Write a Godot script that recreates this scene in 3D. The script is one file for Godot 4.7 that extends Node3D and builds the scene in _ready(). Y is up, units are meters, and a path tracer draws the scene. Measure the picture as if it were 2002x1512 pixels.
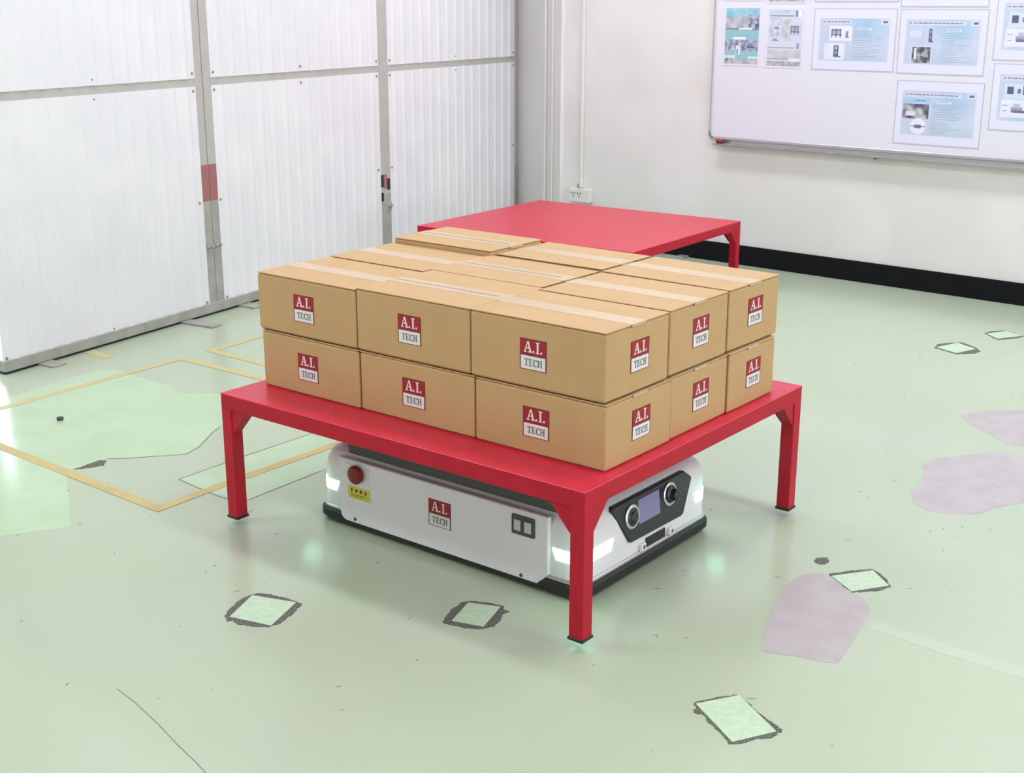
extends Node3D

# frame of the loaded table: corner nearest the camera, and the turn shared by table, boxes and robot
const CORNER := Vector3(-1.6475, 0.0, -2.1649)
const TURN := 0.0431
const TABLE_W := 1.2517
const TABLE_D := 1.0810
const BACK_Z := -6.4453
var SLANT := Transform3D(Basis(Vector3.UP, -0.41196), Vector3(-5.69, 0, -6.667))
const LIGHT_TINT := Color(0.945, 0.945, 1.0)
var M := {}
var logo_font: SystemFont
var logo_proto: Node3D
var carton_count := 0


func _ready() -> void:
	# ---------------------------------------------------------------- camera
	var cam := Camera3D.new()
	cam.name = "camera"
	cam.fov = 33.177
	cam.near = 0.05
	cam.far = 60.0
	add_child(cam)
	cam.transform = Transform3D(Basis(Vector3(0.7579, 0.0005, -0.6523), Vector3(-0.1855, 0.9589, -0.2148), Vector3(0.6254, 0.2838, 0.7269)).orthonormalized(), Vector3(0, 1.44686, 0))
	cam.current = true
	# ---------------------------------------------------------------- sky and exposure
	var env := Environment.new()
	env.background_mode = Environment.BG_SKY
	var sky_mat := ProceduralSkyMaterial.new()
	sky_mat.sky_top_color = Color(0.86, 0.90, 0.97)
	sky_mat.sky_horizon_color = Color(0.97, 0.98, 1.0)
	sky_mat.ground_bottom_color = Color(0.55, 0.55, 0.53)
	sky_mat.ground_horizon_color = Color(0.9, 0.9, 0.9)
	sky_mat.sun_angle_max = 0.0
	var sky := Sky.new()
	sky.sky_material = sky_mat
	env.sky = sky
	env.background_energy_multiplier = 6.0
	env.tonemap_mode = Environment.TONE_MAPPER_LINEAR
	env.tonemap_exposure = 0.94
	env.sdfgi_enabled = true
	env.ssao_enabled = true
	env.ssil_enabled = true
	var we := WorldEnvironment.new()
	we.name = "world_environment"
	we.environment = env
	add_child(we)
	# ---------------------------------------------------------------- ceiling lights (fitting and light together)
	make_materials()
	var spots := [[-4.0, -5.5, 1.1], [-1.6, -5.5, 1.1], [0.8, -5.5, 1.1], [3.2, -5.5, 1.0], [-4.0, -3.0, 0.8], [-1.6, -3.0, 0.7], [0.8, -3.0, 0.8], [3.2, -3.0, 0.9], [-4.0, -0.5, 1.0], [-1.6, -0.5, 0.8], [0.8, -0.5, 0.55], [3.2, -0.5, 0.6]]
	for s in spots:
		ceiling_light(s[0], s[1], s[2] * 3.35)
	fill_window("fill_window_1", Vector3(-2.0, 1.45, 4.99), PI, 0.3, "added window-shaped fill light behind the viewer")  # unseen glowing panel added as weak fill from the viewer side
	fill_window("fill_window_2", Vector3(5.99, 1.45, -1.6), -PI / 2, 6.0, "added window-shaped fill light on the right-hand wall")  # unseen glowing panel added to brighten the right-facing sides
	build_room()
	build_partition()
	build_floor_marks()
	build_tables()
	build_robot()
	build_boxes()
	build_whiteboard()
	build_small_things()


# ==================================================================== materials
func mat(c: Color, rough := 0.6, metal := 0.0) -> StandardMaterial3D:
	var m := StandardMaterial3D.new()
	m.albedo_color = c
	m.roughness = rough
	m.metallic = metal
	return m


func c8(r: float, g: float, b: float) -> Color:
	return Color(r / 255.0, g / 255.0, b / 255.0)


func noise_tex(seed_no: int, freq: float, lo: Color, hi: Color, octaves := 4, at := [0.3, 0.7]) -> NoiseTexture2D:
	var n := FastNoiseLite.new()
	n.seed = seed_no
	n.frequency = freq
	n.fractal_octaves = octaves
	var g := Gradient.new()
	g.offsets = PackedFloat32Array([at[0], at[1]])
	g.colors = PackedColorArray([lo, hi])
	var t := NoiseTexture2D.new()
	t.width = 512
	t.height = 512
	t.seamless = true
	t.noise = n
	t.color_ramp = g
	return t


func tri(m: StandardMaterial3D, t: Texture2D, size: float) -> StandardMaterial3D:
	m.albedo_texture = t
	m.uv1_triplanar = true
	m.uv1_world_triplanar = true
	m.uv1_scale = Vector3.ONE / size
	return m


func make_materials() -> void:
	M.floor = tri(mat(c8(176, 189, 164), 0.22), noise_tex(3, 0.006, Color(0.985, 0.995, 0.985), Color(1, 0.992, 1.0), 3), 2.9)
	M.floor.roughness_texture = noise_tex(8, 0.008, Color(0.92, 0.92, 0.92), Color(1, 1, 1), 3)
	M.repaint = tri(mat(c8(181, 205, 171), 0.2), noise_tex(4, 0.01, Color(0.97, 0.98, 0.96), Color(1, 1, 1)), 1.4)
	M.marker = tri(mat(c8(190, 213, 184), 0.4), noise_tex(5, 0.02, Color(0.96, 0.97, 0.95), Color(1, 1, 1)), 0.3)
	M.dirt = tri(mat(c8(124, 122, 114), 0.8), noise_tex(6, 0.03, Color(0.62, 0.62, 0.62), Color(1, 1, 1), 4, [0.35, 0.75]), 0.1)
	M.scuff = mat(c8(132, 140, 122), 0.7)
	M.worn = tri(mat(c8(178, 171, 172), 0.55), noise_tex(7, 0.015, Color(0.965, 0.96, 0.965), Color(1, 1, 1), 4), 0.9)
	M.line = tri(mat(c8(198, 177, 116), 0.45), noise_tex(9, 0.01, Color(0.94, 0.96, 0.98), Color(1, 1, 1)), 1.0)
	M.line_pale = mat(c8(196, 184, 130), 0.5)
	M.wall = tri(mat(c8(226, 224, 222), 0.55), noise_tex(10, 0.004, Color(0.975, 0.975, 0.97), Color(1, 1, 1), 3), 2.0)
	M.sheet = tri(mat(c8(229, 229, 231), 0.42), noise_tex(11, 0.005, Color(0.98, 0.98, 0.985), Color(1, 1, 1), 3), 1.5)
	M.frame = tri(mat(c8(186, 183, 180), 0.45, 0.1), noise_tex(12, 0.006, Color(0.965, 0.965, 0.97), Color(1, 1, 0.98)), 0.5)
	M.frame_dirty = tri(mat(c8(168, 166, 160), 0.55, 0.05), noise_tex(13, 0.008, Color(0.92, 0.94, 0.92), Color(1, 1, 0.99)), 0.5)
	M.tape_red = mat(c8(158, 104, 102), 0.5)
	M.black = mat(c8(34, 35, 37), 0.45)
	M.rubber = mat(c8(28, 28, 30), 0.55)
	M.baseboard = mat(c8(24, 25, 27), 0.7)
	M.baseboard.metallic_specular = 0.2
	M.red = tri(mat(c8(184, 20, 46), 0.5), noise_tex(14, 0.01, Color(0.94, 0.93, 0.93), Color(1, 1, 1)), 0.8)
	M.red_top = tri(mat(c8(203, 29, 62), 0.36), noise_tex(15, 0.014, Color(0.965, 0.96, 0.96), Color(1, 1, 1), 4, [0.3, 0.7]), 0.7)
	M.red.metallic_specular = 0.38
	M.card = tri(mat(c8(190, 155, 108), 0.62), noise_tex(16, 0.006, Color(0.985, 0.985, 0.98), Color(1, 1, 1)), 0.5)
	M.card_edge = mat(c8(150, 112, 70), 0.8)
	M.tape = mat(c8(197, 171, 138), 0.3)
	M.logo_border = mat(c8(112, 26, 36), 0.5)
	M.logo_red = mat(c8(150, 24, 36), 0.5)
	M.logo_white = mat(c8(226, 220, 222), 0.5)
	M.logo_pink = mat(c8(236, 214, 214), 0.5)
	M.logo_grey = mat(c8(98, 106, 102), 0.6)
	M.agv = mat(c8(226, 225, 229), 0.38)
	M.agv_panel = mat(c8(228, 228, 232), 0.4)
	M.agv_dark = mat(c8(74, 75, 76), 0.6)
	M.panel_black = mat(c8(36, 37, 44), 0.32)
	M.chrome = mat(c8(205, 206, 210), 0.22, 0.9)
	M.yellow = mat(c8(205, 203, 74), 0.45)
	M.print_dark = mat(c8(104, 62, 20), 0.6)
	M.estop = mat(c8(124, 18, 22), 0.35)
	M.screen = mat(c8(122, 120, 156), 0.25)
	M.screen.emission_enabled = true
	M.screen.emission = c8(132, 130, 190)
	M.screen.emission_energy_multiplier = 0.08
	M.led = mat(c8(240, 255, 250), 0.3)
	M.led.emission_enabled = true
	M.led.emission = c8(222, 255, 244)
	M.led.emission_energy_multiplier = 1.6
	M.socket_grey = mat(c8(196, 196, 190), 0.45)
	M.board = mat(c8(221, 220, 231), 0.3)
	M.alu = mat(c8(186, 186, 188), 0.35, 0.6)
	M.plastic_white = mat(c8(222, 220, 216), 0.4)
	M.paper = mat(c8(221, 221, 240), 0.35)
	M.sleeve = mat(c8(188, 192, 206), 0.25)
	M.lamp = mat(Color.WHITE, 0.5)
	M.lamp.emission_enabled = true
	M.lamp.emission = Color(1.0, 0.99, 0.97)
	M.lamp.emission_energy_multiplier = 2.5
	M.ceiling = mat(c8(214, 214, 212), 0.8)
	M.screw = mat(c8(140, 138, 140), 0.4, 0.5)
	logo_font = SystemFont.new()
	logo_font.font_names = PackedStringArray(["Droid Serif"])
	logo_font.font_weight = 700


# ==================================================================== mesh helpers
func begin() -> SurfaceTool:
	var st := SurfaceTool.new()
	st.begin(Mesh.PRIMITIVE_TRIANGLES)
	st.set_smooth_group(-1)
	return st


func quad(st: SurfaceTool, a: Vector3, b: Vector3, c: Vector3, d: Vector3) -> void:
	# corners counter-clockwise as seen from outside; written clockwise
	for v in [a, c, b, a, d, c]:
		st.add_vertex(v)


func inset(poly: PackedVector2Array, by: float) -> PackedVector2Array:
	var out := PackedVector2Array()
	var n := poly.size()
	for i in n:
		var p := poly[i]
		var e0 := (p - poly[(i - 1 + n) % n]).normalized()
		var e1 := (poly[(i + 1) % n] - p).normalized()
		var n0 := Vector2(-e0.y, e0.x)
		var n1 := Vector2(-e1.y, e1.x)
		var m := (n0 + n1).normalized()
		out.append(p + m * by / maxf(0.4, m.dot(n0)))
	return out


func ccw(poly: PackedVector2Array) -> PackedVector2Array:
	var p := poly.duplicate()
	if Geometry2D.is_polygon_clockwise(p):
		p.reverse()
	var area := 0.0
	for i in p.size():
		area += p[i].cross(p[(i + 1) % p.size()])
	if area < 0.0:
		p.reverse()
	return p


func extrude(st: SurfaceTool, poly_in: PackedVector2Array, z0: float, z1: float, bevel := 0.0, xf := Transform3D.IDENTITY, smooth := false) -> void:
	var poly := ccw(poly_in)
	var rings := []
	if bevel > 0.0:
		var small := inset(poly, bevel)
		rings = [[small, z0], [poly, z0 + bevel], [poly, z1 - bevel], [small, z1]]
	else:
		rings = [[poly, z0], [poly, z1]]
	var n := poly.size()
	for r in rings.size() - 1:
		if smooth:
			st.set_smooth_group(r + 1 if r == 1 or rings.size() == 2 else 5 + r)
		var lo: PackedVector2Array = rings[r][0]
		var hi: PackedVector2Array = rings[r + 1][0]
		for i in n:
			var j := (i + 1) % n
			quad(st, xf * Vector3(lo[i].x, lo[i].y, rings[r][1]), xf * Vector3(lo[j].x, lo[j].y, rings[r][1]), xf * Vector3(hi[j].x, hi[j].y, rings[r + 1][1]), xf * Vector3(hi[i].x, hi[i].y, rings[r + 1][1]))
	st.set_smooth_group(-1)
	var cap: PackedVector2Array = rings[0][0]
	var tris := Geometry2D.triangulate_polygon(cap)
	for t in range(0, tris.size(), 3):
		var a := cap[tris[t]]
		var b := cap[tris[t + 1]]
		var c := cap[tris[t + 2]]
		if (b - a).cross(c - a) < 0.0:
			var k := b
			b = c
			c = k
		for v in [a, c, b]:
			st.add_vertex(xf * Vector3(v.x, v.y, z1))
		for v in [a, b, c]:
			st.add_vertex(xf * Vector3(v.x, v.y, z0))


func lay() -> Transform3D:
	# polygon (x, -z) in, slab with thickness along y out
	return Transform3D(Basis(Vector3(1, 0, 0), Vector3(0, 0, -1), Vector3(0, 1, 0)), Vector3.ZERO)


func cub(st: SurfaceTool, lo: Vector3, hi: Vector3, bevel := 0.0, xf := Transform3D.IDENTITY) -> void:
	var poly := PackedVector2Array([Vector2(lo.x, lo.y), Vector2(hi.x, lo.y), Vector2(hi.x, hi.y), Vector2(lo.x, hi.y)])
	if bevel > 0.0:
		poly = PackedVector2Array([Vector2(lo.x + bevel, lo.y), Vector2(hi.x - bevel, lo.y), Vector2(hi.x, lo.y + bevel), Vector2(hi.x, hi.y - bevel), Vector2(hi.x - bevel, hi.y), Vector2(lo.x + bevel, hi.y), Vector2(lo.x, hi.y - bevel), Vector2(lo.x, lo.y + bevel)])
	extrude(st, poly, lo.z, hi.z, bevel, xf)


func lathe(st: SurfaceTool, prof: Array, seg := 28, xf := Transform3D.IDENTITY) -> void:
	# prof: (radius, height) from bottom to top round the y axis
	for k in prof.size() - 1:
		st.set_smooth_group(k + 1)
		var p: Vector2 = prof[k]
		var q: Vector2 = prof[k + 1]
		for i in seg:
			var a := TAU * i / seg
			var b := TAU * (i + 1) / seg
			var p0 := xf * Vector3(p.x * cos(a), p.y, -p.x * sin(a))
			var p1 := xf * Vector3(p.x * cos(b), p.y, -p.x * sin(b))
			var q0 := xf * Vector3(q.x * cos(a), q.y, -q.x * sin(a))
			var q1 := xf * Vector3(q.x * cos(b), q.y, -q.x * sin(b))
			if p.x > 0.00001:
				for v in [p0, q1, p1] if q.x > 0.00001 else [p0, q0, p1]:
					st.add_vertex(v)
			if q.x > 0.00001:
				for v in [p0, q0, q1] if p.x > 0.00001 else [p0, q0, q1]:
					st.add_vertex(v)
	st.set_smooth_group(-1)


func rounded(hx: float, hy: float, r: float, steps := 6) -> PackedVector2Array:
	var out := PackedVector2Array()
	for c in 4:
		var centre := Vector2((hx - r) * [1, -1, -1, 1][c], (hy - r) * [1, 1, -1, -1][c])
		for i in steps + 1:
			var a := PI / 2 * c + PI / 2 * i / steps
			out.append(centre + Vector2(cos(a), sin(a)) * r)
	return out


func done(st: SurfaceTool) -> ArrayMesh:
	st.generate_normals()
	return st.commit()


func obj(called: String, mesh: Mesh, m: Material, parent: Node = self) -> MeshInstance3D:
	var o := MeshInstance3D.new()
	o.name = numbered(called, parent)
	o.mesh = mesh
	o.material_override = m
	o.cast_shadow = GeometryInstance3D.SHADOW_CASTING_SETTING_ON
	parent.add_child(o, true)
	return o


func numbered(called: String, parent: Node) -> String:
	if not parent.has_node(NodePath(called)):
		return called
	var k := 1
	while parent.has_node(NodePath("%s_%03d" % [called, k])):
		k += 1
	return "%s_%03d" % [called, k]


func tag(o: Node, label: String, category := "", group := "", kind := "") -> Node:
	if label:
		o.set_meta("label", label)
	if category:
		o.set_meta("category", category)
	if group:
		o.set_meta("group", group)
	if kind:
		o.set_meta("kind", kind)
	return o


func thing(called: String, label: String, category: String, at := Vector3.ZERO, turn := 0.0, group := "") -> Node3D:
	var o := Node3D.new()
	o.name = numbered(called, self)
	add_child(o, true)
	o.position = at
	o.rotation.y = turn
	tag(o, label, category, group)
	return o


func block(called: String, lo: Vector3, hi: Vector3, bevel: float, m: Material, parent: Node = self) -> MeshInstance3D:
	var st := begin()
	cub(st, lo, hi, bevel)
	return obj(called, done(st), m, parent)


func poly2(flat: Array) -> PackedVector2Array:
	var p := PackedVector2Array()
	for i in range(0, flat.size(), 2):
		p.append(Vector2(flat[i], -flat[i + 1]))
	return p


func slab(flat: Array, y0: float, y1: float) -> ArrayMesh:
	var st := begin()
	extrude(st, poly2(flat), y0, y1, 0.0, lay())
	return done(st)


func on_table(a: float, y: float, b: float) -> Vector3:
	return CORNER + Basis(Vector3.UP, TURN) * Vector3(-a, y, -b)


# ==================================================================== lights
func area_light(parent: Node, size: Vector2, energy: float, tint: Color) -> AreaLight3D:
	var l := AreaLight3D.new()
	l.name = "panel_light"
	l.area_size = size
	l.light_color = tint
	l.light_energy = energy
	l.light_size = 0.3
	l.area_range = 30.0
	l.area_attenuation = 2.0
	l.shadow_enabled = true
	parent.add_child(l)
	return l


func ceiling_light(x: float, z: float, energy: float) -> void:
	var t := thing("ceiling_light", "flat white ceiling light panel overhead", "light", Vector3(x, 3.15, z), 0.0, "ceiling lights over the hall")
	block("housing", Vector3(-0.63, 0.0, -0.18), Vector3(0.63, 0.05, 0.18), 0.004, M.plastic_white, t)
	block("diffuser", Vector3(-0.6, -0.008, -0.15), Vector3(0.6, 0.0, 0.15), 0.0, M.lamp, t)
	var l := area_light(t, Vector2(1.2, 0.3), energy, LIGHT_TINT)
	l.position = Vector3(0, -0.02, 0)
	l.rotation.x = -PI / 2


func fill_window(called: String, at: Vector3, turn: float, energy: float, label: String) -> void:
	# window-shaped fill light, added out of view; its room side is +z before the turn
	var w := Node3D.new()
	w.name = called
	add_child(w)
	structure(w, label)
	w.position = at
	w.rotation.y = turn
	block("fill_pane", Vector3(-2.5, -0.95, 0.0), Vector3(2.5, 0.95, 0.01), 0.0, M.lamp, w)
	for x in [-2.55, -0.85, 0.85, 2.5]:
		block("fill_bar", Vector3(x, -1.0, 0.0), Vector3(x + 0.05, 1.0, 0.04), 0.004, M.alu, w)
	for y in [-1.0, 0.95]:
		block("fill_bar", Vector3(-2.5, y, 0.0), Vector3(2.5, y + 0.05, 0.04), 0.004, M.alu, w)
	var l := area_light(w, Vector2(5.0, 1.9), energy, LIGHT_TINT)
	l.position = Vector3(0, 0, 0.05)
	l.rotation.y = PI


# ==================================================================== room
func structure(o: Node, label: String) -> void:
	tag(o, label, "", "", "structure")


func build_room() -> void:
	var fl := Node3D.new()
	fl.name = "floor"
	add_child(fl)
	structure(fl, "pale green glossy painted concrete floor with worn patches")
	block("slab", Vector3(-7.5, -0.12, -7.4), Vector3(6.0, 0.0, 5.0), 0.0, M.floor, fl)
	var ce := block("ceiling", Vector3(-7.5, 3.22, -7.4), Vector3(6.0, 3.34, 5.0), 0.0, M.ceiling)
	structure(ce, "plain white ceiling")
	# back wall with the setback next to the partition
	var wb := Node3D.new()
	wb.name = "wall_back"
	add_child(wb)
	structure(wb, "smooth off-white wall behind the whiteboard")
	block("wall_panel", Vector3(-5.13, 0.0, BACK_Z - 0.32), Vector3(6.0, 3.22, BACK_Z), 0.002, M.wall, wb)
	var slant := block("wall_panel", Vector3(-0.55, 0.0, -0.15), Vector3(0.611, 3.22, 0.0), 0.0, M.wall, wb)
	slant.transform = SLANT
	var bb := block("baseboard_back", Vector3(-5.0, 0.0, BACK_Z), Vector3(6.0, 0.112, BACK_Z + 0.012), 0.003, M.baseboard)
	structure(bb, "matt black baseboard along the off-white wall")
	var t1 := block("trim_1", Vector3(0.385, 0.0, 0.0), Vector3(0.428, 3.22, 0.016), 0.005, M.plastic_white)
	t1.transform = SLANT
	structure(t1, "narrow white vertical cover strip beside the partition")
	var t2 := block("trim_2", Vector3(0.504, 0.0, 0.0), Vector3(0.520, 3.22, 0.012), 0.004, M.plastic_white)
	t2.transform = SLANT
	structure(t2, "thin white vertical strip next to the cover strip")
	var t3 := block("trim_3", Vector3(-5.150, 0.0, BACK_Z - 0.03), Vector3(-5.118, 3.22, BACK_Z + 0.008), 0.003, M.plastic_white)
	structure(t3, "white corner strip at the end of the off-white wall")
	var wr := block("wall_right", Vector3(6.0, 0.0, -7.4), Vector3(6.15, 3.34, 5.0), 0.0, M.wall)
	structure(wr, "plain off-white side wall")
	var wf := block("wall_front", Vector3(-7.5, 0.0, 5.0), Vector3(6.0, 3.34, 5.15), 0.0, mat(c8(116, 118, 120), 0.8))
	structure(wf, "plain grey wall behind the viewer")


# ==================================================================== partition of corrugated sheets
func corrugated(x0: float, x1: float, y0: float, y1: float) -> ArrayMesh:
	var p := PackedVector2Array()
	var pitch := 0.094
	var n := int(round((x1 - x0 - 0.03) / pitch))
	pitch = (x1 - x0 - 0.03) / n
	p.append(Vector2(x0, 0.0))
	for i in n:
		var c := x0 + 0.015 + pitch * (i + 0.5)
		for k in [[-0.022, 0.0], [-0.013, 0.0042], [-0.005, 0.006], [0.005, 0.006], [0.013, 0.0042], [0.022, 0.0]]:
			p.append(Vector2(c + k[0], -k[1]))
	p.append(Vector2(x1, 0.0))
	p.append(Vector2(x1, 0.004))
	p.append(Vector2(x0, 0.004))
	var st := begin()
	extrude(st, p, y0, y1, 0.0, lay())
	return done(st)


func build_partition() -> void:
	# local x runs along the partition away from the camera, z faces into the room
	var nl := Vector3(0.9808, 0, -0.1951)
	var lw := Vector3(-0.1951, 0, -0.9808)
	var w := Node3D.new()
	w.name = "wall_left"
	add_child(w)
	structure(w, "white corrugated sheet partition in a grey metal frame")
	w.transform = Transform3D(Basis(lw, Vector3.UP, nl), nl * -4.272858)
	# plain wall before the partition, with a slit of daylight between the two
	block("wall_panel", Vector3(-4.6, 0.0, -0.14), Vector3(3.306, 3.22, -0.02), 0.0, M.wall, w)
	# sheets: lower and upper row in three bays
	var bays := [[3.388, 4.600], [4.706, 6.052], [6.146, 7.588]]
	var top := 2.35
	var st_screw := begin()
	lathe(st_screw, [Vector2(0.0065, 0.0), Vector2(0.0058, 0.003), Vector2(0.003, 0.0048), Vector2(0, 0.005)], 10, Transform3D(Basis(Vector3.RIGHT, PI / 2), Vector3.ZERO))
	var screw_mesh := done(st_screw)
	for b in bays:
		var x0: float = b[0]
		var x1: float = b[1]
		for row in [[0.05, 1.076], [1.112, top]]:
			var s := obj("corrugated_sheet", corrugated(x0, x1, row[0], row[1]), M.sheet, w)
			s.position.z = 0.004
			var ys := [row[0] + 0.016, row[1] - 0.02] if row[0] < 1.0 else [row[0] + 0.024, row[1] - 0.02]
			for y in ys:
				for x in [x0 + 0.016, (x0 + x1) / 2 - 0.01, x1 - 0.018]:
					var k := obj("screw", screw_mesh, M.screw, s)
					k.position = Vector3(x, y, 0.001)
			for x in [x0 + 0.014, x1 - 0.024]:
				var k := obj("screw", screw_mesh, M.screw, s)
				k.position = Vector3(x, (row[0] + row[1]) / 2 - 0.02, 0.001)
	# frame: uprights, rails, sill
	var posts := [[3.305, 3.334, 0], [4.597, 4.652, 0], [4.656, 4.708, 0], [6.050, 6.148, 1], [7.586, 7.652, 2]]
	for q in posts:
		var p := block("frame_post", Vector3(q[0], 0.012, -0.035), Vector3(q[1], top, 0.002), 0.003, M.frame, w)
		if q[0] > 4.0:
			block("dirty_foot", Vector3(q[0] - 0.0006, 0.012, 0.001), Vector3(q[1] + 0.0006, 0.545 if q[2] == 0 else 0.40, 0.0032), 0.001, M.frame_dirty, p)
		if q[2] == 0 and q[0] > 4.0:
			block("red_band", Vector3(q[0] - 0.0006, 0.545, 0.001), Vector3(q[1] + 0.0006, 0.715, 0.0036), 0.001, M.tape_red, p)
			hinge(p, (q[0] + q[1]) / 2, 0.325)
		if q[2] == 1:
			block("red_band", Vector3(q[0] + 0.03, 0.43, 0.001), Vector3(q[0] + 0.062, 0.51, 0.0036), 0.001, M.tape_red, p)
			block("black_band", Vector3(q[0], 0.44, 0.001), Vector3(q[0] + 0.028, 0.51, 0.0042), 0.001, M.black, p)
			block("black_band", Vector3(q[0], 0.36, 0.001), Vector3(q[0] + 0.026, 0.41, 0.0042), 0.001, M.black, p)
			block("black_band", Vector3(q[0] + 0.064, 0.42, 0.001), Vector3(q[0] + 0.09, 0.485, 0.0042), 0.001, M.black, p)
			hinge(p, q[0] + 0.08, 0.325)
	block("gap_cover", Vector3(3.334, 0.46, -0.03), Vector3(3.389, top, 0.001), 0.002, M.frame, w)
	for b in [[3.39, 4.598], [4.707, 6.051], [6.147, 7.587]]:
		block("frame_rail", Vector3(b[0], 1.072, -0.03), Vector3(b[1], 1.116, 0.0015), 0.002, M.frame, w)
		block("frame_rail", Vector3(b[0], top - 0.02, -0.03), Vector3(b[1], top + 0.03, 0.0015), 0.002, M.frame, w)
	block("frame_sill", Vector3(3.388, 0.010, -0.035), Vector3(7.652, 0.057, 0.0125), 0.003, M.frame_dirty, w)
	block("rubber_seal", Vector3(3.39, 0.0, -0.03), Vector3(7.652, 0.010, 0.002), 0.0, M.rubber, w)
	block("header_panel", Vector3(3.285, top + 0.03, -0.14), Vector3(7.66, 3.22, 0.0), 0.0, M.wall, w)
	# flat metal anchor plates that hold the sill to the floor
	for q in [[3.555, 0.095, 0.072], [4.395, 0.20, 0.066], [4.80, 0.105, 0.08]]:
		block("anchor_plate", Vector3(q[0], 0.0002, -0.01), Vector3(q[0] + q[2], 0.009, q[1]), 0.0015, M.frame_dirty, w)


func hinge(parent: Node, x: float, y: float) -> void:
	var st := begin()
	cub(st, Vector3(x - 0.02, y - 0.025, 0.002), Vector3(x + 0.02, y + 0.025, 0.006), 0.002)
	for k in [-0.01, 0.014]:
		lathe(st, [Vector2(0.009, 0.005), Vector2(0.009, 0.012), Vector2(0.006, 0.016), Vector2(0, 0.017)], 12, Transform3D(Basis(Vector3.RIGHT, PI / 2), Vector3(x + k, y + 0.004, 0)))
	obj("hinge_bolt", done(st), M.frame_dirty, parent)


# ==================================================================== marks on the floor
func strip(flat: Array, width: float, y0: float, y1: float) -> ArrayMesh:
	var pts := poly2(flat)
	var l := PackedVector2Array()
	var r := PackedVector2Array()
	for i in pts.size():
		var d0 := (pts[i] - pts[maxi(i - 1, 0)]).normalized() if i > 0 else (pts[1] - pts[0]).normalized()
		var d1 := (pts[mini(i + 1, pts.size() - 1)] - pts[i]).normalized() if i < pts.size() - 1 else d0
		var n := (d0 + d1).normalized().orthogonal()
		var k := width / 2 / maxf(0.35, absf(n.dot(d0.orthogonal())))
		l.append(pts[i] + n * k)
		r.append(pts[i] - n * k)
	r.reverse()
	l.append_array(r)
	var st := begin()
	extrude(st, l, y0, y1, 0.0, lay())
	return done(st)


func floor_marker(sheet: Array, rim: Array, label: String) -> void:
	var c := Vector3.ZERO
	for i in range(0, 8, 2):
		c += Vector3(sheet[i], 0, sheet[i + 1]) / 4.0
	var t := thing("floor_marker", label, "floor marker", c, 0.0, "pale green square floor markers")
	var a := []
	for i in range(0, sheet.size(), 2):
		a.append_array([sheet[i] - c.x, sheet[i + 1] - c.z])
	var b := []
	for i in range(0, rim.size(), 2):
		b.append_array([rim[i] - c.x, rim[i + 1] - c.z])
	obj("marker_sheet", slab(a, 0.0002, 0.0019), M.marker, t)
	obj("dirt_rim", rough_slab(b, 0.0001, 0.0009, int(absf(c.x * 1000.0))), M.dirt, t)


func rough_slab(flat: Array, y0: float, y1: float, seed_no: int) -> ArrayMesh:
	# outline broken into short steps with a ragged edge, as rubbed-in dirt has
	var src := poly2(flat)
	var rng := RandomNumberGenerator.new()
	rng.seed = seed_no
	var p := PackedVector2Array()
	for i in src.size():
		var a := src[i]
		var b := src[(i + 1) % src.size()]
		var n := maxi(1, int((b - a).length() / 0.008))
		var side := (b - a).normalized().orthogonal()
		for k in n:
			p.append(a.lerp(b, float(k) / n) + side * rng.randf_range(-0.0028, 0.0028) * (1.0 if k > 0 else 0.3))
	var st := begin()
	extrude(st, p, y0, y1, 0.0, lay())
	return done(st)


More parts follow.
